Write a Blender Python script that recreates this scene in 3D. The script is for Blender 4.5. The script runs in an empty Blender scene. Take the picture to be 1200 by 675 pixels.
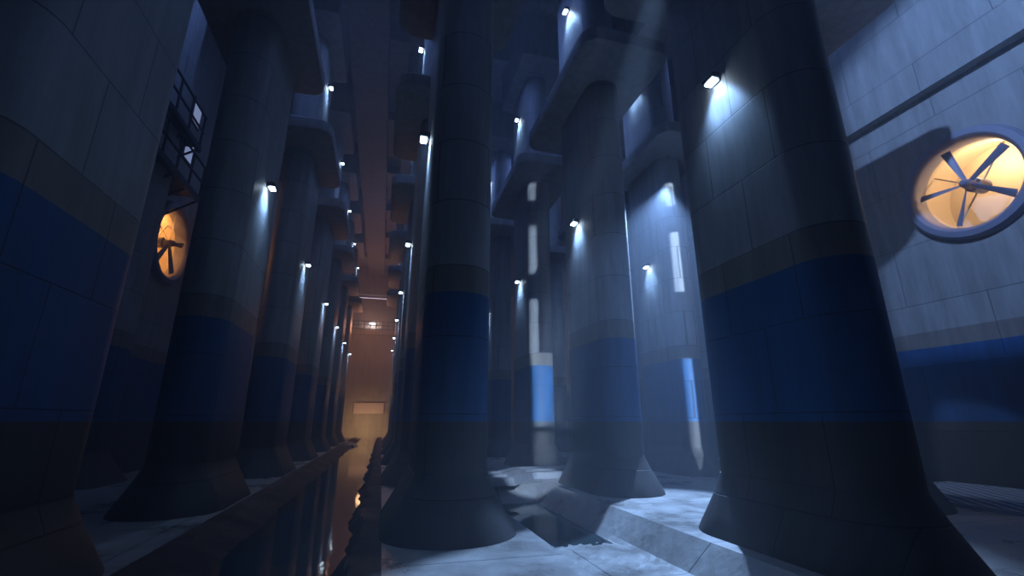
import bpy, bmesh, math, random
from mathutils import Vector, Matrix
PI = math.pi
S = bpy.context.scene
COL = S.collection

# ------------------------------------------------------------ camera
cam = bpy.data.objects.new('camera', bpy.data.cameras.new('camera'))
COL.objects.link(cam)
cam.location = (0, 0, 1.6)
cam.rotation_euler = (math.radians(90 + 16.16), 0, math.radians(-15.22))
cam.data.sensor_width = 36
cam.data.lens = 16.2
cam.data.clip_start = 0.02
cam.data.clip_end = 300
S.camera = cam

# ------------------------------------------------------------ colour, sampling
S.view_settings.view_transform = 'Standard'
S.view_settings.look = 'None'
S.view_settings.gamma = 1
S.view_settings.use_curve_mapping = False
S.view_settings.exposure = 0.0
cy = S.cycles
cy.use_denoising = True
cy.max_bounces = 6
cy.diffuse_bounces = 2
cy.glossy_bounces = 3
cy.volume_bounces = 1
cy.transparent_max_bounces = 8
cy.sample_clamp_indirect = 4
cy.sample_clamp_direct = 20
cy.volume_step_rate = 1
cy.caustics_reflective = False
cy.caustics_refractive = False

# ------------------------------------------------------------ world
W = bpy.data.worlds.new('world'); S.world = W; W.use_nodes = True
bg = W.node_tree.nodes['Background']
bg.inputs[0].default_value = (0.10, 0.20, 0.55, 1)
bg.inputs[1].default_value = 0.006
# thin damp haze filling the hall
vs = W.node_tree.nodes.new('ShaderNodeVolumeScatter')
vs.inputs['Color'].default_value = (0.78, 0.87, 1.0, 1); vs.inputs['Density'].default_value = 0.013; vs.inputs['Anisotropy'].default_value = 0.0
W.node_tree.links.new(vs.outputs[0], W.node_tree.nodes['World Output'].inputs['Volume'])

# ------------------------------------------------------------ large lights, with added fills
COOL = (0.50, 0.68, 1.0)
def light(name, kind, loc, target, energy, color, **kw):
    d = bpy.data.lights.new(name, kind)
    d.energy = energy; d.color = color
    for k, v in kw.items(): setattr(d, k, v)
    o = bpy.data.objects.new(name, d); COL.objects.link(o)
    o.location = loc
    if target is not None:
        o.rotation_euler = (Vector(target) - Vector(loc)).to_track_quat('-Z', 'Y').to_euler()
    return o
R = math.radians
# floodlight high by the second aisle, raking the right wall
light('flood_right_wall', 'SPOT', (3.0, 2.1, 15.75), (14.8, 6.6, 8.4), 9500, (0.24, 0.44, 1.0), spot_size=R(50), spot_blend=0.4, shadow_soft_size=0.12)
# floodlight between the right-hand pillars, pouring over the floor
light('flood_floor', 'SPOT', (8.95, 12.55, 9.4), (4.0, 7.6, 0), 15000, (0.30, 0.52, 1.0), spot_size=R(46), spot_blend=0.5, shadow_soft_size=0.12)
# unseen beams added to shape the lit strips on two pillars
def beam(tx, ty, z, slope, w, h, power):
    """narrow rectangular floodlight, shining level along the aisle onto (tx, ty, z)"""
    y0 = 8.2
    light('flood_beam', 'AREA', (tx - slope * (ty - y0), y0, z), (tx, ty, z), power, (0.50, 0.70, 1.0), shape='RECTANGLE', size=w, size_y=h, spread=R(1.2))
beam(5.64, 16.3, 2.75, 0.29, 0.8, 2.6, 20)
beam(5.64, 16.3, 0.6, 0.29, 0.8, 1.3, 5)
light('flood_wall_foot', 'SPOT', (12.4, 12.0, 5.5), (14.0, 8.2, 0.0), 420, (0.42, 0.58, 1.0), spot_size=R(34), spot_blend=0.3, shadow_soft_size=0.05)  # unseen spot added to lighten the wall foot and the grate
light('flood_kerbs', 'SPOT', (3.3, 3.0, 9.0), (4.2, 13.6, 0), 9500, (0.42, 0.62, 1.0), spot_size=R(10), spot_blend=0.4, shadow_soft_size=0.05)  # unseen spot added so the kerbs catch light
for z, h in ((4.9, 2.4), (8.2, 2.0), (10.75, 0.7)):
    beam(5.32, 16.3, z, 0.09, 0.22, h, 2.6 * h)
for z, h in ((1.9, 3.4), (7.0, 2.2), (9.6, 0.9)):
    beam(9.60, 13.2, z, 0.13, 0.28, h, 2.2 * h)
# warm lights at the far end of the water channel and in the left side aisle
light('far_end_lamp', 'SPOT', (-1.6, 50.5, 0.9), (-1.6, 54, 0.6), 420, (1.0, 0.62, 0.30), spot_size=R(150), spot_blend=0.8, shadow_soft_size=0.3)
light('far_end_ceiling_lamp', 'POINT', (-1.6, 47.0, 10.5), None, 480, (1.0, 0.44, 0.26), shadow_soft_size=0.4)  # unseen warm point added to light the far ceiling
light('channel_glow', 'POINT', (-1.0, 38.0, 3.5), None, 35, (1.0, 0.55, 0.28), shadow_soft_size=0.4)
# unseen cool fill lights added under the ceiling
for i, (x, y, e) in enumerate([(2.6, 0.0, 60), (3.3, 14, 90), (3.3, 26, 140), (-1.3, 14, 60), (7.8, 20, 130), (12.3, 12, 45), (-5.6, 13, 60), (-1.3, 28, 35), (-5.6, 30, 40)]):
    light('ceiling_lamp', 'AREA', (x, y, 16.2), (x, y, 0), e, (0.18, 0.34, 1.0), shape='RECTANGLE', size=2.4, size_y=6)

# ------------------------------------------------------------ materials
def new_mat(name):
    m = bpy.data.materials.new(name); m.use_nodes = True
    nt = m.node_tree; nt.nodes.clear()
    out = nt.nodes.new('ShaderNodeOutputMaterial')
    b = nt.nodes.new('ShaderNodeBsdfPrincipled')
    nt.links.new(b.outputs[0], out.inputs[0])
    return m, nt, b
def simple(name, col, rough=0.5, metal=0.0, emit=None, es=0):
    m, nt, b = new_mat(name)
    b.inputs['Base Color'].default_value = (*col, 1)
    b.inputs['Roughness'].default_value = rough
    b.inputs['Metallic'].default_value = metal
    if emit:
        b.inputs['Emission Color'].default_value = (*emit, 1)
        b.inputs['Emission Strength'].default_value = es
    n = nt.nodes.new('ShaderNodeTexNoise'); n.inputs['Scale'].default_value = 14
    bp = nt.nodes.new('ShaderNodeBump'); bp.inputs['Strength'].default_value = 0.15; bp.inputs['Distance'].default_value = 0.01
    nt.links.new(n.outputs[0], bp.inputs['Height']); nt.links.new(bp.outputs[0], b.inputs['Normal'])
    return m

def concrete(name, band=True, axis='Y', bw=1.32, rh=1.17, zoff=0.54, tint=(0.39, 0.39, 0.40), joint=0.012, rough=0.55):
    """cast concrete with formwork joints; a blue painted band between 1.6 and 3.6 m, river stain under it"""
    m, nt, b = new_mat(name); L = nt.links; N = nt.nodes.new
    geo = N('ShaderNodeNewGeometry')
    sep = N('ShaderNodeSeparateXYZ'); L.new(geo.outputs['Position'], sep.inputs[0])
    comb = N('ShaderNodeCombineXYZ')
    ad = N('ShaderNodeMath'); ad.operation = 'SUBTRACT'; ad.inputs[1].default_value = zoff
    if axis == 'XY':   # floor, ceiling
        L.new(sep.outputs['X'], comb.inputs[0]); L.new(sep.outputs['Y'], ad.inputs[0])
    else:
        L.new(sep.outputs[axis], comb.inputs[0]); L.new(sep.outputs['Z'], ad.inputs[0])
    L.new(ad.outputs[0], comb.inputs[1])
    # slight waviness of joints
    nz = N('ShaderNodeTexNoise'); nz.inputs['Scale'].default_value = 1.3; nz.inputs['Detail'].default_value = 6
    L.new(geo.outputs['Position'], nz.inputs['Vector'])
    br = N('ShaderNodeTexBrick')
    br.inputs['Scale'].default_value = 1.0
    br.inputs['Mortar Size'].default_value = joint
    br.inputs['Mortar Smooth'].default_value = 0.4
    br.inputs['Brick Width'].default_value = bw
    br.inputs['Row Height'].default_value = rh
    br.inputs['Color1'].default_value = (1, 1, 1, 1); br.inputs['Color2'].default_value = (0.90, 0.90, 0.90, 1)
    br.inputs['Mortar'].default_value = (0.30, 0.30, 0.30, 1)
    br.inputs['Bias'].default_value = 0.0
    L.new(comb.outputs[0], br.inputs['Vector'])
    # blotches and streaks
    mp = N('ShaderNodeMapping'); mp.inputs['Scale'].default_value = (2.6, 2.6, 0.35)
    L.new(geo.outputs['Position'], mp.inputs['Vector'])
    st = N('ShaderNodeTexNoise'); st.inputs['Scale'].default_value = 1.6; st.inputs['Detail'].default_value = 8; st.inputs['Roughness'].default_value = 0.65
    L.new(mp.outputs[0], st.inputs['Vector'])
    rmp = N('ShaderNodeValToRGB')
    rmp.color_ramp.elements[0].position = 0.30; rmp.color_ramp.elements[0].color = (0.55, 0.53, 0.50, 1)
    rmp.color_ramp.elements[1].position = 0.66; rmp.color_ramp.elements[1].color = (1.08, 1.08, 1.08, 1)
    L.new(st.outputs[0], rmp.inputs[0])
    fine = N('ShaderNodeTexNoise'); fine.inputs['Scale'].default_value = 26; fine.inputs['Detail'].default_value = 6
    L.new(geo.outputs['Position'], fine.inputs['Vector'])
    base = N('ShaderNodeRGB'); base.outputs[0].default_value = (*tint, 1)
    last = base.outputs[0]
    if band:
        # river dirt deepened with painted shade on the lowest part, brown film right above the paint, blue paint between
        nzs = N('ShaderNodeMath'); nzs.operation = 'MULTIPLY_ADD'; nzs.inputs[1].default_value = 0.03
        L.new(nz.outputs[0], nzs.inputs[0]); L.new(sep.outputs['Z'], nzs.inputs[2])
        def mix(fac_lo, fac_hi, col, prev, power=1.0):
            a = N('ShaderNodeMath'); a.operation = 'GREATER_THAN'; a.inputs[1].default_value = fac_lo
            c = N('ShaderNodeMath'); c.operation = 'LESS_THAN'; c.inputs[1].default_value = fac_hi
            L.new(nzs.outputs[0], a.inputs[0]); L.new(nzs.outputs[0], c.inputs[0])
            f = N('ShaderNodeMath'); f.operation = 'MULTIPLY'; L.new(a.outputs[0], f.inputs[0]); L.new(c.outputs[0], f.inputs[1])
            g = N('ShaderNodeMath'); g.operation = 'MULTIPLY'; g.inputs[1].default_value = power; L.new(f.outputs[0], g.inputs[0])
            mx = N('ShaderNodeMixRGB'); L.new(g.outputs[0], mx.inputs[0]); L.new(prev, mx.inputs[1]); mx.inputs[2].default_value = (*col, 1)
            return mx.outputs[0]
        last = mix(3.615, 4.06, (0.24, 0.20, 0.16), last, 0.75)
        last = mix(-5, 1.615, (0.042, 0.035, 0.028), last, 0.9)
        last = mix(1.615, 3.615, (0.002, 0.105, 0.30), last, 0.96)
    m1 = N('ShaderNodeMixRGB'); m1.blend_type = 'MULTIPLY'; m1.inputs[0].default_value = 0.75
    L.new(last, m1.inputs[1]); L.new(rmp.outputs[0], m1.inputs[2])
    m2 = N('ShaderNodeMixRGB'); m2.blend_type = 'MULTIPLY'; m2.inputs[0].default_value = 0.8
    L.new(m1.outputs[0], m2.inputs[1]); L.new(br.outputs['Color'], m2.inputs[2])
    L.new(m2.outputs[0], b.inputs['Base Color'])
    rr = N('ShaderNodeMapRange'); rr.inputs['To Min'].default_value = rough - 0.17; rr.inputs['To Max'].default_value = rough + 0.2
    L.new(st.outputs[0], rr.inputs['Value']); L.new(rr.outputs[0], b.inputs['Roughness'])
    hs = N('ShaderNodeMath'); hs.operation = 'MULTIPLY_ADD'; hs.inputs[1].default_value = 0.12
    inv = N('ShaderNodeMath'); inv.operation = 'SUBTRACT'; inv.inputs[0].default_value = 1; L.new(br.outputs['Fac'], inv.inputs[1])
    L.new(fine.outputs[0], hs.inputs[0]); L.new(inv.outputs[0], hs.inputs[2])
    bp = N('ShaderNodeBump'); bp.inputs['Strength'].default_value = 0.6; bp.inputs['Distance'].default_value = 0.02
    L.new(hs.outputs[0], bp.inputs['Height']); L.new(bp.outputs[0], b.inputs['Normal'])
    return m

M = {}
M['pillar'] = concrete('banded_concrete')
M['wall'] = concrete('wall_concrete', bw=3.9, rh=1.75, zoff=1.35, tint=(0.42, 0.41, 0.39), rough=0.65)
M['slab'] = concrete('slab_concrete', band=False, axis='XY', bw=40, rh=1.3, joint=0.006)
M['ceiling'] = concrete('ceiling_concrete', band=False, axis='XY', bw=6, rh=3, joint=0.01, tint=(0.36, 0.34, 0.32))
M['far'] = concrete('far_concrete', band=False, axis='X', bw=1.2, rh=4.6, zoff=1.0, tint=(0.40, 0.36, 0.31))
M['steel'] = simple('dark_steel', (0.02, 0.025, 0.035), 0.5, 0.6)
M['fan'] = simple('painted_fan_metal', (0.30, 0.30, 0.37), 0.5, 0.1)
M['duct'] = simple('cream_duct_metal', (0.74, 0.64, 0.48), 0.6, 0.1)
M['housing'] = simple('lamp_housing', (0.10, 0.11, 0.13), 0.45, 0.4)
M['lens'] = simple('lamp_lens', (0.9, 0.95, 1), 0.3, 0, (0.60, 0.80, 1.0), 24)
M['sign'] = simple('white_board', (0.62, 0.52, 0.54), 0.5)
M['pane'] = simple('lit_pane', (0.5, 0.55, 0.7), 0.4, 0, (0.45, 0.58, 1.0), 0.4)
M['foam'] = simple('foam', (0.55, 0.52, 0.48), 0.7)
M['drop'] = simple('grate_steel', (0.45, 0.47, 0.52), 0.5, 0.2)

def floor_mat():
    m, nt, b = new_mat('wet_floor_concrete'); L = nt.links; N = nt.nodes.new
    geo = N('ShaderNodeNewGeometry')
    n1 = N('ShaderNodeTexNoise'); n1.inputs['Scale'].default_value = 0.9; n1.inputs['Detail'].default_value = 9; n1.inputs['Roughness'].default_value = 0.62
    n2 = N('ShaderNodeTexNoise'); n2.inputs['Scale'].default_value = 9; n2.inputs['Detail'].default_value = 8
    for n in (n1, n2): L.new(geo.outputs['Position'], n.inputs['Vector'])
    br = N('ShaderNodeTexBrick'); br.inputs['Scale'].default_value = 1; br.inputs['Brick Width'].default_value = 3.05; br.inputs['Row Height'].default_value = 3.05
    br.offset = 0; br.inputs['Mortar Size'].default_value = 0.012
    br.inputs['Color1'].default_value = (1, 1, 1, 1); br.inputs['Color2'].default_value = (0.88, 0.88, 0.88, 1); br.inputs['Mortar'].default_value = (0.25, 0.25, 0.25, 1)
    L.new(geo.outputs['Position'], br.inputs['Vector'])
    r = N('ShaderNodeValToRGB')
    r.color_ramp.elements[0].position = 0.32; r.color_ramp.elements[0].color = (0.27, 0.25, 0.225, 1)
    r.color_ramp.elements[1].position = 0.68; r.color_ramp.elements[1].color = (0.46, 0.45, 0.42, 1)
    L.new(n1.outputs[0], r.inputs[0])
    mx = N('ShaderNodeMixRGB'); mx.blend_type = 'MULTIPLY'; mx.inputs[0].default_value = 1
    L.new(r.outputs[0], mx.inputs[1]); L.new(br.outputs['Color'], mx.inputs[2])
    # darker brown on the banks of the long channel
    sx = N('ShaderNodeSeparateXYZ'); L.new(geo.outputs['Position'], sx.inputs[0])
    g1 = N('ShaderNodeMath'); g1.operation = 'COMPARE'; g1.inputs[1].default_value = -1.3; g1.inputs[2].default_value = 1.42
    L.new(sx.outputs['X'], g1.inputs[0])
    bank_brown = N('ShaderNodeMixRGB'); L.new(g1.outputs[0], bank_brown.inputs[0]); L.new(mx.outputs[0], bank_brown.inputs[1]); bank_brown.inputs[2].default_value = (0.075, 0.045, 0.03, 1)
    L.new(bank_brown.outputs[0], b.inputs['Base Color'])
    rr = N('ShaderNodeMapRange'); rr.inputs['From Min'].default_value = 0.35; rr.inputs['From Max'].default_value = 0.62
    rr.inputs['To Min'].default_value = 0.16; rr.inputs['To Max'].default_value = 0.6
    L.new(n1.outputs[0], rr.inputs['Value'])
    ra = N('ShaderNodeMath'); ra.operation = 'MULTIPLY_ADD'; ra.inputs[1].default_value = 0.45; ra.use_clamp = True
    L.new(g1.outputs[0], ra.inputs[0]); L.new(rr.outputs[0], ra.inputs[2]); L.new(ra.outputs[0], b.inputs['Roughness'])
    bp = N('ShaderNodeBump'); bp.inputs['Strength'].default_value = 0.35; bp.inputs['Distance'].default_value = 0.03
    L.new(n2.outputs[0], bp.inputs['Height']); L.new(bp.outputs[0], b.inputs['Normal'])
    return m
M['floor'] = floor_mat()

def water_mat():
    m, nt, b = new_mat('still_water'); L = nt.links; N = nt.nodes.new
    b.inputs['Base Color'].default_value = (0.030, 0.045, 0.045, 1)
    b.inputs['Roughness'].default_value = 0.05
    b.inputs['IOR'].default_value = 1.33
    geo = N('ShaderNodeNewGeometry')
    n = N('ShaderNodeTexNoise'); n.inputs['Scale'].default_value = 3.5; n.inputs['Detail'].default_value = 3
    L.new(geo.outputs['Position'], n.inputs['Vector'])
    bp = N('ShaderNodeBump'); bp.inputs['Strength'].default_value = 0.10; bp.inputs['Distance'].default_value = 0.02
    L.new(n.outputs[0], bp.inputs['Height']); L.new(bp.outputs[0], b.inputs['Normal'])
    return m
M['water'] = water_mat()

# ------------------------------------------------------------ mesh helpers
def obj(name, bm, mat, parent=None, smooth=False, loc=None):
    me = bpy.data.meshes.new(name)
    bmesh.ops.recalc_face_normals(bm, faces=bm.faces)
    bm.to_mesh(me); bm.free()
    me.materials.append(mat)
    if smooth:
        me.shade_smooth()
        try: me.set_sharp_from_angle(angle=R(35))
        except Exception: pass
    o = bpy.data.objects.new(name, me); COL.objects.link(o)
    if parent: o.parent = parent
    if loc: o.location = loc
    return o
def struct(name, bm, mat, smooth=False):
    o = obj(name, bm, mat, smooth=smooth); o['kind'] = 'structure'; return o
def tag(o, label, cat, group=None, kind=None):
    o['label'] = label; o['category'] = cat
    if group: o['group'] = group
    if kind: o['kind'] = kind
    return o
def empty(name, loc, rz=0.0):
    o = bpy.data.objects.new(name, None); COL.objects.link(o)
    o.empty_display_size = 0.2
    o.location = loc; o.rotation_euler = (0, 0, rz); return o
def copy_tree(o, parent=None):
    c = o.copy(); COL.objects.link(c)
    if parent: c.parent = parent
    for ch in o.children: copy_tree(ch, c)
    return c
def box(bm, x0, x1, y0, y1, z0, z1, bevel=0.0, seg=2):
    r = bmesh.ops.create_cube(bm, size=1)
    vs = r['verts']
    for v in vs:
        v.co = Vector((x0 + (v.co.x + .5) * (x1 - x0), y0 + (v.co.y + .5) * (y1 - y0), z0 + (v.co.z + .5) * (z1 - z0)))
    if bevel:
        es = list({e for v in vs for e in v.link_edges})
        bmesh.ops.bevel(bm, geom=es, offset=bevel, segments=seg, affect='EDGES', profile=0.5)
def bar(bm, a, b, r, n=8):
    a, b = Vector(a), Vector(b); d = b - a; q = d.to_track_quat('Z', 'Y')
    rings = []
    for p in (a, b):
        rings.append([bm.verts.new(p + q @ Vector((r * math.cos(2 * PI * i / n), r * math.sin(2 * PI * i / n), 0))) for i in range(n)])
    for i in range(n):
        bm.faces.new((rings[0][i], rings[0][(i + 1) % n], rings[1][(i + 1) % n], rings[1][i]))
    bm.faces.new(rings[0]); bm.faces.new(rings[1])
def rings_solid(bm, rings, cap=True):
    vr = [[bm.verts.new(p) for p in ring] for ring in rings]
    n = len(vr[0])
    for a, b in zip(vr, vr[1:]):
        for i in range(n):
            bm.faces.new((a[i], a[(i + 1) % n], b[(i + 1) % n], b[i]))
    if cap:
        bm.faces.new(vr[0]); bm.faces.new(vr[-1])
def stadium(w, L, off, z, n=20):
    """outline of a pillar: near end at y=0, far end at y=L, rounded both ends"""
    r = w / 2; out = []
    for k in range(n + 1):
        a = PI + PI * k / n
        out.append(Vector(((r + off) * math.cos(a), r + (r + off) * math.sin(a), z)))
    for k in range(n + 1):
        a = PI * k / n
        out.append(Vector(((r + off) * math.cos(a), L - r + (r + off) * math.sin(a), z)))
    return out
def rrect(x0, x1, y0, y1, r, z, n=8):
    out = []
    for cx, cyy, a0 in ((x1 - r, y0 + r, -PI / 2), (x1 - r, y1 - r, 0), (x0 + r, y1 - r, PI / 2), (x0 + r, y0 + r, PI)):
        for k in range(n + 1):
            a = a0 + PI / 2 * k / n
            out.append(Vector((cx + r * math.cos(a), cyy + r * math.sin(a), z)))
    return out

# ------------------------------------------------------------ floor with channels
def smooth(t): t = max(0, min(1, t)); return t * t * (3 - 2 * t)
def floor_z(x, y):
    j = 0.05 * math.sin(y * 1.7) + 0.03 * math.sin(y * 4.3 + 1) + 0.02 * math.sin(y * 9.1 + 2)
    z = 0.0
    # water channel between first and second row
    if -2.75 < x < 0.0:
        if x < -1.2: z = -0.40 * max(0, min(1, (x + 2.45 + j * 0.6) / 1.0))
        else: z = -0.40 * max(0, min(1, (-0.22 - x + j) / 0.34))
    # second channel between second and third row
    if 2.32 <= x < 4.6:
        if x < 3.3: z = -0.42 * max(0, min(1, (x - 2.32) / 0.06))
        else: z = -0.42 * max(0, min(1, (4.5 - x) / 0.5))
        z += 0.07 * max(0, min(1, (8.5 + 3 * j - y) / 1.1)) * (z < -0.4)
        if y > 12.2: # the channel ends where the low kerbs cross it
            z *= max(0.0, 1 - (y - 12.2) / 0.7)
    return z
xs = [-8.4]
def add(x0, x1, st):
    x = x0
    while x < x1 - 1e-6: xs.append(x); x += st
add(-8, -3.2, 0.8); add(-3.0, 0.2, 0.06); add(0.3, 2.25, 0.4); xs += [2.30, 2.319, 2.335, 2.35, 2.365, 2.38]
add(2.5, 4.7, 0.1); add(5.0, 15.6, 0.8); xs.append(15.4)
xs = sorted(set(round(x, 4) for x in xs))
ys = []; y = -5.0
while y < 56: ys.append(y); y += 0.12 if y < 20 else 0.35
random.seed(5)
bm = bmesh.new()
g = [[bm.verts.new((x, y, floor_z(x, y) + (random.uniform(-0.006, 0.006) if floor_z(x, y) < -0.01 or abs(x + 2.6) < .5 else 0))) for y in ys] for x in xs]
for i in range(len(xs) - 1):
    for j in range(len(ys) - 1):
        bm.faces.new((g[i][j], g[i + 1][j], g[i + 1][j + 1], g[i][j + 1]))
struct('floor', bm, M['floor'])

def water(name, x0, x1, y0, y1, z, label):
    bm = bmesh.new()
    rings_solid(bm, [[Vector((x0, y0, z - 0.03)), Vector((x1, y0, z - 0.03)), Vector((x1, y1, z - 0.03)), Vector((x0, y1, z - 0.03))],
                     [Vector((x0, y0, z)), Vector((x1, y0, z)), Vector((x1, y1, z)), Vector((x0, y1, z))]])
    return tag(obj(name, bm, M['water']), label, 'water', kind='stuff')
water('channel_water', -2.5, -0.15, -5, 53.9, -0.20, 'dark still water filling the long channel that runs towards the orange end wall')
water('pool_water', 2.39, 3.95, 6.6, 12.2, -0.385, 'thin sheet of grey water lying in the short channel right of the central pillar')

# ------------------------------------------------------------ walls
def wall_with_hole(name, X, thick, y0, y1, z0, z1, cyy, cz, r, mat, side):
    """vertical wall in the YZ plane with a round hole; front face at X, thickness away from the hall"""
    bm = bmesh.new(); n = 64; q = r + 0.35
    X2 = X + side * thick
    def quad(pts): bm.faces.new([bm.verts.new(p) for p in pts])
    for xx in (X, X2):
        quad([(xx, y0, z0), (xx, cyy - q, z0), (xx, cyy - q, z1), (xx, y0, z1)])
        quad([(xx, cyy + q, z0), (xx, y1, z0), (xx, y1, z1), (xx, cyy + q, z1)])
        quad([(xx, cyy - q, z0), (xx, cyy + q, z0), (xx, cyy + q, cz - q), (xx, cyy - q, cz - q)])
        quad([(xx, cyy - q, cz + q), (xx, cyy + q, cz + q), (xx, cyy + q, z1), (xx, cyy - q, z1)])
        for k in range(n):
            p = []
            for kk in (k, k + 1):
                a = 2 * PI * kk / n; c, s = math.cos(a), math.sin(a); mm = max(abs(c), abs(s))
                p.append(((xx, cyy + r * c, cz + r * s), (xx, cyy + q * c / mm, cz + q * s / mm)))
            quad([p[0][0], p[0][1], p[1][1], p[1][0]])
    for k in range(n):
        a0, a1 = 2 * PI * k / n, 2 * PI * (k + 1) / n
        quad([(X, cyy + r * math.cos(a0), cz + r * math.sin(a0)), (X, cyy + r * math.cos(a1), cz + r * math.sin(a1)),
              (X2, cyy + r * math.cos(a1), cz + r * math.sin(a1)), (X2, cyy + r * math.cos(a0), cz + r * math.sin(a0))])
    bmesh.ops.remove_doubles(bm, verts=bm.verts, dist=0.0005)
    return struct(name, bm, mat)
WR, WL = 14.8, -7.85
FANR = (7.55, 7.77, 1.2); FANL = (18.2, 7.77, 1.2)
wall_with_hole('wall_right', WR, 0.45, -2, 55, -0.1, 10.85, *FANR, M['wall'], 1)
bm = bmesh.new(); box(bm, WR - 0.32, WR + 0.45, -2, 55, 10.85, 19.0); struct('trim_1', bm, M['wall'])
wall_with_hole('wall_left', WL, 0.45, 2, 55, -0.1, 19.0, *FANL, M['wall'], -1)

# far wall: lower wall, gallery recess behind a railing
bm = bmesh.new()
box(bm, -8.3, 15.2, 54, 54.5, -0.4, 11.55)
for x in (-3.0, -2.4, -1.8, -1.2, -0.6): box(bm, x, x + 0.12, 53.93, 54.02, 2.6, 7.0)
box(bm, -4.4, 0.6, 53.95, 54.02, 7.05, 7.2)
struct('wall_far', bm, M['far'])
bm = bmesh.new(); box(bm, -8.3, 15.2, 53.6, 57.5, 11.0, 11.55, 0.03); struct('trim_2', bm, M['far'])
bm = bmesh.new(); box(bm, -8.3, 15.2, 57.3, 57.8, 11.5, 19.0); struct('wall_far_upper', bm, M['far'])
bm = bmesh.new(); box(bm, -8.3, 15.2, 53.5, 54.4, 15.6, 19.0); struct('trim_3', bm, M['ceiling'])

# ceiling with downstand beams
bm = bmesh.new(); box(bm, -8.3, 15.3, -3, 58, 18.8, 19.3); struct('ceiling', bm, M['ceiling'])
n = 4
for k in range(7):
    bm = bmesh.new(); yy = 11.6 + 6.1 * k
    box(bm, WL, WR, yy, yy + 2.0, 18.25, 18.85, 0.04); struct('trim_%d' % n, bm, M['ceiling']); n += 1
for x0, x1 in ((-2.7, -0.9), (7.3, 8.2)):
    bm = bmesh.new(); box(bm, x0, x1, -2, 54, 18.1, 18.85, 0.05); struct('trim_%d' % n, bm, M['ceiling']); n += 1

# ------------------------------------------------------------ pillars
PW, PL = 1.0, 2.84
def make_pillar(far_over):
    t = empty('concrete_pillar', (0, 0, 0))
    bm = bmesh.new()
    rings_solid(bm, [stadium(PW, PL, 0.42, -0.03), stadium(PW, PL, 0.41, 0.03), stadium(PW, PL, 0.26, 0.30), stadium(PW, PL, 0.12, 0.56), stadium(PW, PL, 0.012, 0.80), stadium(PW, PL, 0.012, 0.83)])
    obj('flared_base', bm, M['pillar'], t, True)
    bm = bmesh.new()
    rings_solid(bm, [stadium(PW, PL, 0, z) for z in (0.83, 4.05, 11.2, 16.6)])
    obj('shaft', bm, M['pillar'], t, True)
    bm = bmesh.new()
    x = 0.5 + 0.78; y0, y1 = -1.38, PL + far_over
    rings_solid(bm, [rrect(-x + .05, x - .05, y0 + .05, y1 - .05, .42, 11.2), rrect(-x + .012, x - .012, y0 + .012, y1 - .012, .46, 11.22),
                     rrect(-x, x, y0, y1, .47, 11.26), rrect(-x, x, y0, y1, .47, 11.58), rrect(-x + .05, x - .05, y0 + .05, y1 - .05, .42, 11.64)])
    obj('collar_slab', bm, M['slab'], t, True)
    bm = bmesh.new()
    rings_solid(bm, [rrect(-.55, .55, -.05, PL + .05, .5, 16.45), rrect(-1.0, 1.0, -1.0, PL + .1, .12, 16.6), rrect(-1.0, 1.0, -1.0, PL + .1, .12, 18.75)])
    obj('capital', bm, M['slab'], t, True)
    return t
ORD = ['nearest', 'second', 'third', 'fourth', 'fifth', 'sixth', 'farthest']
ROWS = {  # centre x, first near-end y, indices shown, lamp side, far overhang, description
    'A': (-3.68, 4.06, range(0, 7), 1, 0.15, 'row along the left bank of the water channel', 'left bank row of pillars'),
    'B': (1.09, 7.06, range(0, 6), -1, 0.15, 'central row along the right bank of the water channel', 'central row of pillars'),
    'C': (5.66, 4.06, range(0, 6), -1, 1.2, 'row right of the short lit channel', 'row of pillars right of the lit floor'),
    'D': (9.84, 7.06, range(0, 5), -1, 0.15, 'row closest to the fan wall', 'row of pillars before the fan wall'),
}
LOOK = {('A', 0): 'huge dark concrete pillar cut by the left edge of the picture, first of the left bank row',
        ('A', 1): 'dark concrete pillar with blue band and one lit lamp, second of the left bank row, its bright edge against the channel',
        ('B', 0): 'dark round-ended pillar with blue band standing alone in the middle of the picture',
        ('C', 0): 'huge dark pillar with deep blue band and bright lamp on the right, in front of the wall fan',
        ('C', 1): 'hazy grey pillar with blue band under the big rounded slab, right of the central pillar',
        ('C', 2): 'slim looking pillar whose blue band is brightly lit, behind the short channel',
        ('D', 0): 'pillar mostly hidden behind the huge right pillar, its slab tip peeking out before the fan wall',
        ('D', 1): 'hazy pillar with blue band just left of the huge right pillar',
        ('Z', 1): 'pillar seen in the gap between the two nearest left pillars, tinted orange at mid height'}
protos = {}
def get_pillar(fo):
    if fo not in protos: protos[fo] = make_pillar(fo); return protos[fo]
    return copy_tree(protos[fo])
pillars = {}
for key, (cx, y0, idx, side, fo, desc, grp) in ROWS.items():
    for k in idx:
        p = get_pillar(fo); p.location = (cx, y0 + 6.1 * k, 0)
        if key == 'B': p.scale = (1.1, 1, 1)
        lab = LOOK.get((key, k), '%s pillar from the camera in the %s' % (ORD[k], desc))
        tag(p, lab, 'pillar', grp)
        pillars[(key, k)] = p

# half column built against the left wall
def half(off, z):
    pts = rrect(-1.2, .68 + off, -off, 1.35 + off, .45, z)
    return [Vector((max(p.x, 0.0), p.y, p.z)) for p in pts]
t = empty('engaged_column', (WL, 14.85, 0))
bm = bmesh.new(); rings_solid(bm, [half(.42, -.03), half(.41, .03), half(.26, .30), half(.12, .56), half(.012, .80), half(.012, .83)])
obj('flared_base', bm, M['pillar'], t, True)
bm = bmesh.new(); rings_solid(bm, [half(0, .83), half(0, 9), half(0, 18.8)]); obj('shaft', bm, M['pillar'], t, True)
tag(t, 'half column against the left wall, tinted orange, seen between the two nearest left pillars', 'pillar')

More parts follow.
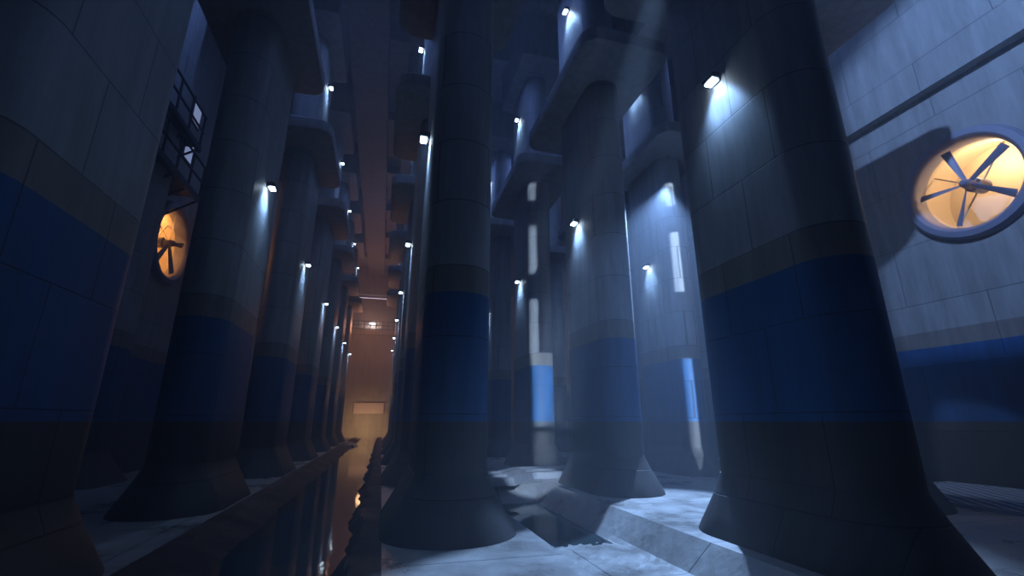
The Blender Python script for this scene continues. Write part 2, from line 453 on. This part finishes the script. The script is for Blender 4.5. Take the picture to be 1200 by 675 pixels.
# ------------------------------------------------------------ wall lamps on the pillars
def make_lamp(upper):
    """mounted on a face whose outward normal is +x; origin on the face"""
    t = empty('wall_lamp', (0, 0, 0))
    bm = bmesh.new()
    box(bm, 0.0, 0.03, -0.09, 0.09, -0.07, 0.07, 0.008)
    box(bm, 0.02, 0.10, -0.03, 0.03, -0.03, 0.03, 0.004)
    obj('bracket', bm, M['housing'], t)
    bm = bmesh.new()
    rings_solid(bm, [[Vector((0.05, -.12, -.05)), Vector((0.20, -.12, -.045)), Vector((0.20, .12, -.045)), Vector((0.05, .12, -.05))],
                     [Vector((0.04, -.13, .0)), Vector((0.22, -.13, .0)), Vector((0.22, .13, .0)), Vector((0.04, .13, .0))],
                     [Vector((0.05, -.11, .07)), Vector((0.16, -.11, .07)), Vector((0.16, .11, .07)), Vector((0.05, .11, .07))]])
    obj('housing', bm, M['housing'], t)
    bm = bmesh.new(); box(bm, 0.06, 0.19, -.10, .10, -0.09, -0.052, 0.015)
    obj('lens', bm, M['lens'], t)
    d = bpy.data.lights.new('lamp_light', 'SPOT'); d.energy = 210; d.color = (0.30, 0.55, 1.0)
    d.spot_size = R(104); d.spot_blend = 0.9; d.shadow_soft_size = 0.06
    o = bpy.data.objects.new('lamp_light', d); COL.objects.link(o); o.parent = t
    o.location = (0.16, 0, -0.13); o.rotation_euler = (0, R(36), 0)   # down, turned to the face
    return t
lamp0 = make_lamp(False); used = False
OD = {'A': 'left bank row', 'B': 'central row', 'C': 'row right of the lit floor', 'D': 'row before the fan wall'}
for key, (cx, y0, idx, side, fo, desc, grp) in ROWS.items():
    if key == 'Z': continue
    for k in idx:
        for up in (0, 1):
            if (key, k, up) in {('D', 0, 0), ('D', 0, 1), ('A', 0, 0), ('B', 0, 1), ('C', 0, 1)}: continue
            l = copy_tree(lamp0) if used else lamp0; used = True
            l.location = (cx + side * (0.55 if key == 'B' else 0.5), y0 + 1.42 + 6.1 * k, 15.1 if up else 7.25)
            l.rotation_euler = (0, 0, 0 if side > 0 else PI)
            tag(l, 'cool wall lamp %s the slab on the %s pillar, %s' % ('above' if up else 'below', ORD[k], OD[key]), 'lamp',
                ('upper' if up else 'lower') + ' wall lamps of the ' + OD[key])

# ------------------------------------------------------------ ventilation fans
def make_fan(name, X, cyy, cz, r, side, label, start, glow):
    """side=+1: in the right wall (duct goes to +x)"""
    t = empty(name, (X, cyy, cz), 0 if side > 0 else PI)   # local +x points into the duct
    n = 64
    def ring(rad, x): return [Vector((x, rad * math.cos(2 * PI * i / n), rad * math.sin(2 * PI * i / n))) for i in range(n)]
    bm = bmesh.new(); k = r / 1.2
    rings_solid(bm, [ring(r - .002, .30), ring(r - .002, -.02), ring(r + .04, -.14), ring(r + .12, -.20), ring(r + .27, -.18), ring(r + .34, -.06), ring(r + .34, -.001)], cap=False)
    obj('ring_mouth', bm, M['fan'], t, True)
    bm = bmesh.new()
    rings_solid(bm, [ring(r - .002, .30), ring(r - .01, .46), ring(r + .25, .9), ring(r + .25, 1.7), ring(.02, 1.7)], cap=False)
    obj('duct', bm, M['duct'], t, True)
    bm = bmesh.new()
    hr = .13 * k
    rings_solid(bm, [ring(hr * .35, -.20), ring(hr * .8, -.15), ring(hr, -.06), ring(hr, .14), ring(hr * 1.5, .18), ring(hr * 1.5, .62), ring(hr * .6, .66)])
    obj('hub', bm, M['fan'], t, True)
    for b in range(5):
        a = R(start + 72 * b); bm = bmesh.new()
        c, s = math.cos(a), math.sin(a)
        rings = []
        for f in (0.0, .25, .5, .75, 1.0):
            rad = hr * .8 + (r * .95 - hr * .8) * f
            w = (.045 + .055 * f) * k * 1.1; tw = R(50 + 18 * f)
            sec = []
            for u_, v_ in ((-1, 0), (-.4, .12), (.4, .10), (1, 0), (.4, -.06), (-.4, -.06)):
                lx = math.cos(tw) * u_ * w - math.sin(tw) * v_ * w
                lt = math.sin(tw) * u_ * w + math.cos(tw) * v_ * w
                sec.append(Vector((lx + 0.0, rad * c - lt * s, rad * s + lt * c)))
            rings.append(sec)
        rings_solid(bm, rings)
        obj('blade', bm, M['fan'], t)
    for b in range(4):
        a = R(38 + 90 * b); bm = bmesh.new(); c, s = math.cos(a), math.sin(a)
        bar(bm, (.5, hr * c, hr * s), (.5, (r + .02) * c, (r + .02) * s), .022 * k)
        obj('support_strut', bm, M['duct'], t)
    d = bpy.data.lights.new('duct_light', 'POINT'); d.energy = glow; d.color = (1.0, 0.68, 0.40) if side > 0 else (1.0, 0.44, 0.14); d.shadow_soft_size = .1
    o = bpy.data.objects.new('duct_light', d); COL.objects.link(o); o.parent = t; o.location = (1.0, -.2 , r * .75)
    return tag(t, label, 'fan')
make_fan('wall_fan', WR, *FANR, 1, 'five-bladed ventilation fan in a round ring on the right wall, glowing warm cream inside', 4, 75)
make_fan('wall_fan', WL, *FANL, -1, 'orange glowing round ventilation fan on the left wall, seen between two dark pillars', 20, 70)

# ------------------------------------------------------------ gallery railing on the far wall
t = empty('gallery_railing', (-2, 53.8, 11.55))
for zz in (0.12, 0.55, 1.0):
    bm = bmesh.new(); bar(bm, (-9, 0, zz), (9, 0, zz), 0.05); obj('rail', bm, M['steel'], t)
for i in range(29):
    x = -9 + 18 * i / 28
    bm = bmesh.new(); bar(bm, (x, 0, -0.01), (x, 0, 1.0), 0.045); obj('post', bm, M['steel'], t)
tag(t, 'thin dark railing along the gallery high on the orange end wall', 'railing')
bm = bmesh.new(); box(bm, -3.0, 0.15, 53.80, 53.925, 2.42, 3.56, 0.02)
tag(obj('notice_board', bm, M['sign']), 'blank pale rectangular board fixed low on the orange end wall', 'board')
t = empty('ceiling_tube_lamp', (-2.2, 54.3, 15.4))
bm = bmesh.new(); box(bm, -2.6, 2.2, -.06, .06, .02, .12, .01); obj('housing', bm, M['housing'], t)
bm = bmesh.new(); bar(bm, (-2.55, 0, -.02), (2.15, 0, -.02), .04)
obj('tube', bm, simple('tube_glow', (.8, .8, .9), .3, 0, (.75, .65, .95), 1.3), t)
tag(t, 'long thin fluorescent tube above the gallery at the far end', 'lamp')
t = empty('gallery_lamp', (-1.9, 57.0, 12.9))
bm = bmesh.new(); box(bm, -.35, .35, -.3, .25, .06, .2, .03); obj('housing', bm, M['housing'], t)
bm = bmesh.new(); box(bm, -.3, .3, -.3, .2, -.02, .06, .02); obj('lens', bm, M['lens'], t)
light('gallery_light', 'POINT', (-1.9, 56.3, 12.7), None, 60, (1.0, 0.6, 0.55), shadow_soft_size=0.2)
tag(t, 'small bright lamp glowing behind the gallery railing at the far end', 'lamp')

# ------------------------------------------------------------ catwalk and stair landing on the left wall
def lattice(name, x0, x1, y0, y1, z, label, rail_h=1.15, step=1.0, brace=True, tilt=0.0):
    t = empty(name, (0, 0, 0))
    t.location = (x1, y0, z)
    X0 = x0 - x1; Ly = y1 - y0
    bm = bmesh.new(); box(bm, X0, 0, 0, Ly, -.06, 0, .01)
    obj('deck', bm, M['steel'], t)
    bm = bmesh.new(); box(bm, -.05, .05, 0, Ly, -.24, -.02, .01); obj('edge_beam', bm, M['steel'], t)
    for h in (.55, rail_h):
        bm = bmesh.new(); bar(bm, (0, 0, h), (0, Ly, h), .04); obj('rail', bm, M['steel'], t)
    for h in (.55, rail_h):
        bm = bmesh.new(); bar(bm, (X0, 0, h), (0, 0, h), .04); obj('rail', bm, M['steel'], t)
    y = 0
    while y <= Ly + .01:
        bm = bmesh.new(); bar(bm, (0, y, -.05), (0, y, rail_h), .04); obj('post', bm, M['steel'], t)
        if brace:
            bm = bmesh.new(); bar(bm, (0, y, -.15), (X0, y, -.8), .04); obj('bracket', bm, M['steel'], t)
        y += step
    return tag(t, label, 'walkway')
lattice('steel_catwalk', WL, -6.9, 11.6, 16.7, 10.95, 'dark steel catwalk with railing high on the left wall, upper of the two')
lattice('stair_landing', WL, -6.9, 13.4, 17.4, 9.35, 'dark steel landing with railing on the left wall, below the catwalk')
for i, (y, z) in enumerate(((18.0, 13.1), (18.0, 11.5))):  # glowing panels in place of pale patches on the left wall
    t = empty('lit_window', (WL + 0.02, y, z))
    bm = bmesh.new()
    for a in ((-.42, -.36), (.36, .42)): box(bm, -.02, .06, a[0], a[1], -.5, .5)
    for a in ((-.5, -.45), (.45, .5)): box(bm, -.02, .06, -.42, .42, a[0], a[1])
    obj('frame', bm, M['housing'], t)
    bm = bmesh.new(); box(bm, 0, .03, -.36, .36, -.45, .45); obj('pane', bm, M['pane'], t)
    tag(t, ['small pale window panel behind the upper catwalk on the left wall', 'small pale window panel below the catwalk on the left wall'][i], 'window', 'pale windows on the left wall')

# ------------------------------------------------------------ low kerbs crossing the second channel
def kerb(off, w, h, label):
    path = [(2.2, 12.7), (3.4, 12.75), (4.3, 13.85), (6.5, 13.95)]
    t = bmesh.new(); prof = [(-w / 2, -.02), (-w * .32, h), (w * .32, h), (w / 2, -.02)]
    rings = []
    P = [Vector((x, y + off, 0)) for x, y in path]
    for i, p in enumerate(P):
        d = (P[min(i + 1, len(P) - 1)] - P[max(i - 1, 0)]).normalized(); nrm = Vector((-d.y, d.x, 0))
        rings.append([p + nrm * a + Vector((0, 0, b)) for a, b in prof])
    rings_solid(t, rings)
    return tag(obj('low_kerb', t, M['slab']), label, 'kerb', 'low kerbs crossing the channel')
kerb(0.0, .42, .17, 'lit low concrete kerb bending across the channel end, nearest of three')
kerb(0.62, .36, .20, 'lit low concrete kerb bending across the channel end, middle of three')
kerb(1.16, .32, .22, 'lit low concrete kerb bending across the channel end, closest to the bright blue pillar')

# ------------------------------------------------------------ drain grate by the right wall
GX0, GX1, GY0, GY1 = 10.95, 14.7, 5.2, 9.7
t = empty('drain_grate', (GX0, GY0, 0.0))
gw, gl = GX1 - GX0, GY1 - GY0
bm = bmesh.new(); box(bm, 0, .07, 0, gl, 0, .07); box(bm, gw - .07, gw, 0, gl, 0, .07); box(bm, .07, gw - .07, 0, .07, 0, .07); box(bm, .07, gw - .07, gl - .07, gl, 0, .07)
obj('frame', bm, M['drop'], t)
bm = bmesh.new()
dx, dy = 0.63, 0.777
for i in range(-16, 24):   # diagonal bars clipped to the frame
    c = i * 0.27            # line through (c, 0) along (dx, dy)
    ts = sorted([(0.05 - c) / dx, (gw - .05 - c) / dx]); tt = [0.05 / dy, (gl - .05) / dy]
    a, b = max(ts[0], tt[0]), min(ts[1], tt[1])
    if b - a < .1: continue
    nx, ny = -dy * .055, dx * .055
    pts = [(c + dx * a + nx, dy * a + ny), (c + dx * a - nx, dy * a - ny), (c + dx * b - nx, dy * b - ny), (c + dx * b + nx, dy * b + ny)]
    rings_solid(bm, [[Vector((px, py, .004)) for px, py in pts], [Vector((px, py, .065)) for px, py in pts]])
obj('bars', bm, M['drop'], t)
tag(t, 'wide steel drain grate of slanting parallel bars on the floor below the right wall fan', 'grate')

# ------------------------------------------------------------ foam at the far end of the channel
random.seed(3); bm = bmesh.new()
for i in range(30):
    x = -2.15 + random.gauss(0, .2); y = 39 + random.gauss(0, .9); s = random.uniform(.06, .18)
    bmesh.ops.create_icosphere(bm, subdivisions=2, radius=s, matrix=Matrix.Translation((x, y, floor_z(x, y) + s * .25)) @ Matrix.Diagonal((1.4, 1.1, .6, 1)))
tag(obj('foam', bm, M['foam'], smooth=True), 'pale foam heaped on the left bank near the orange end wall', 'foam', kind='stuff')
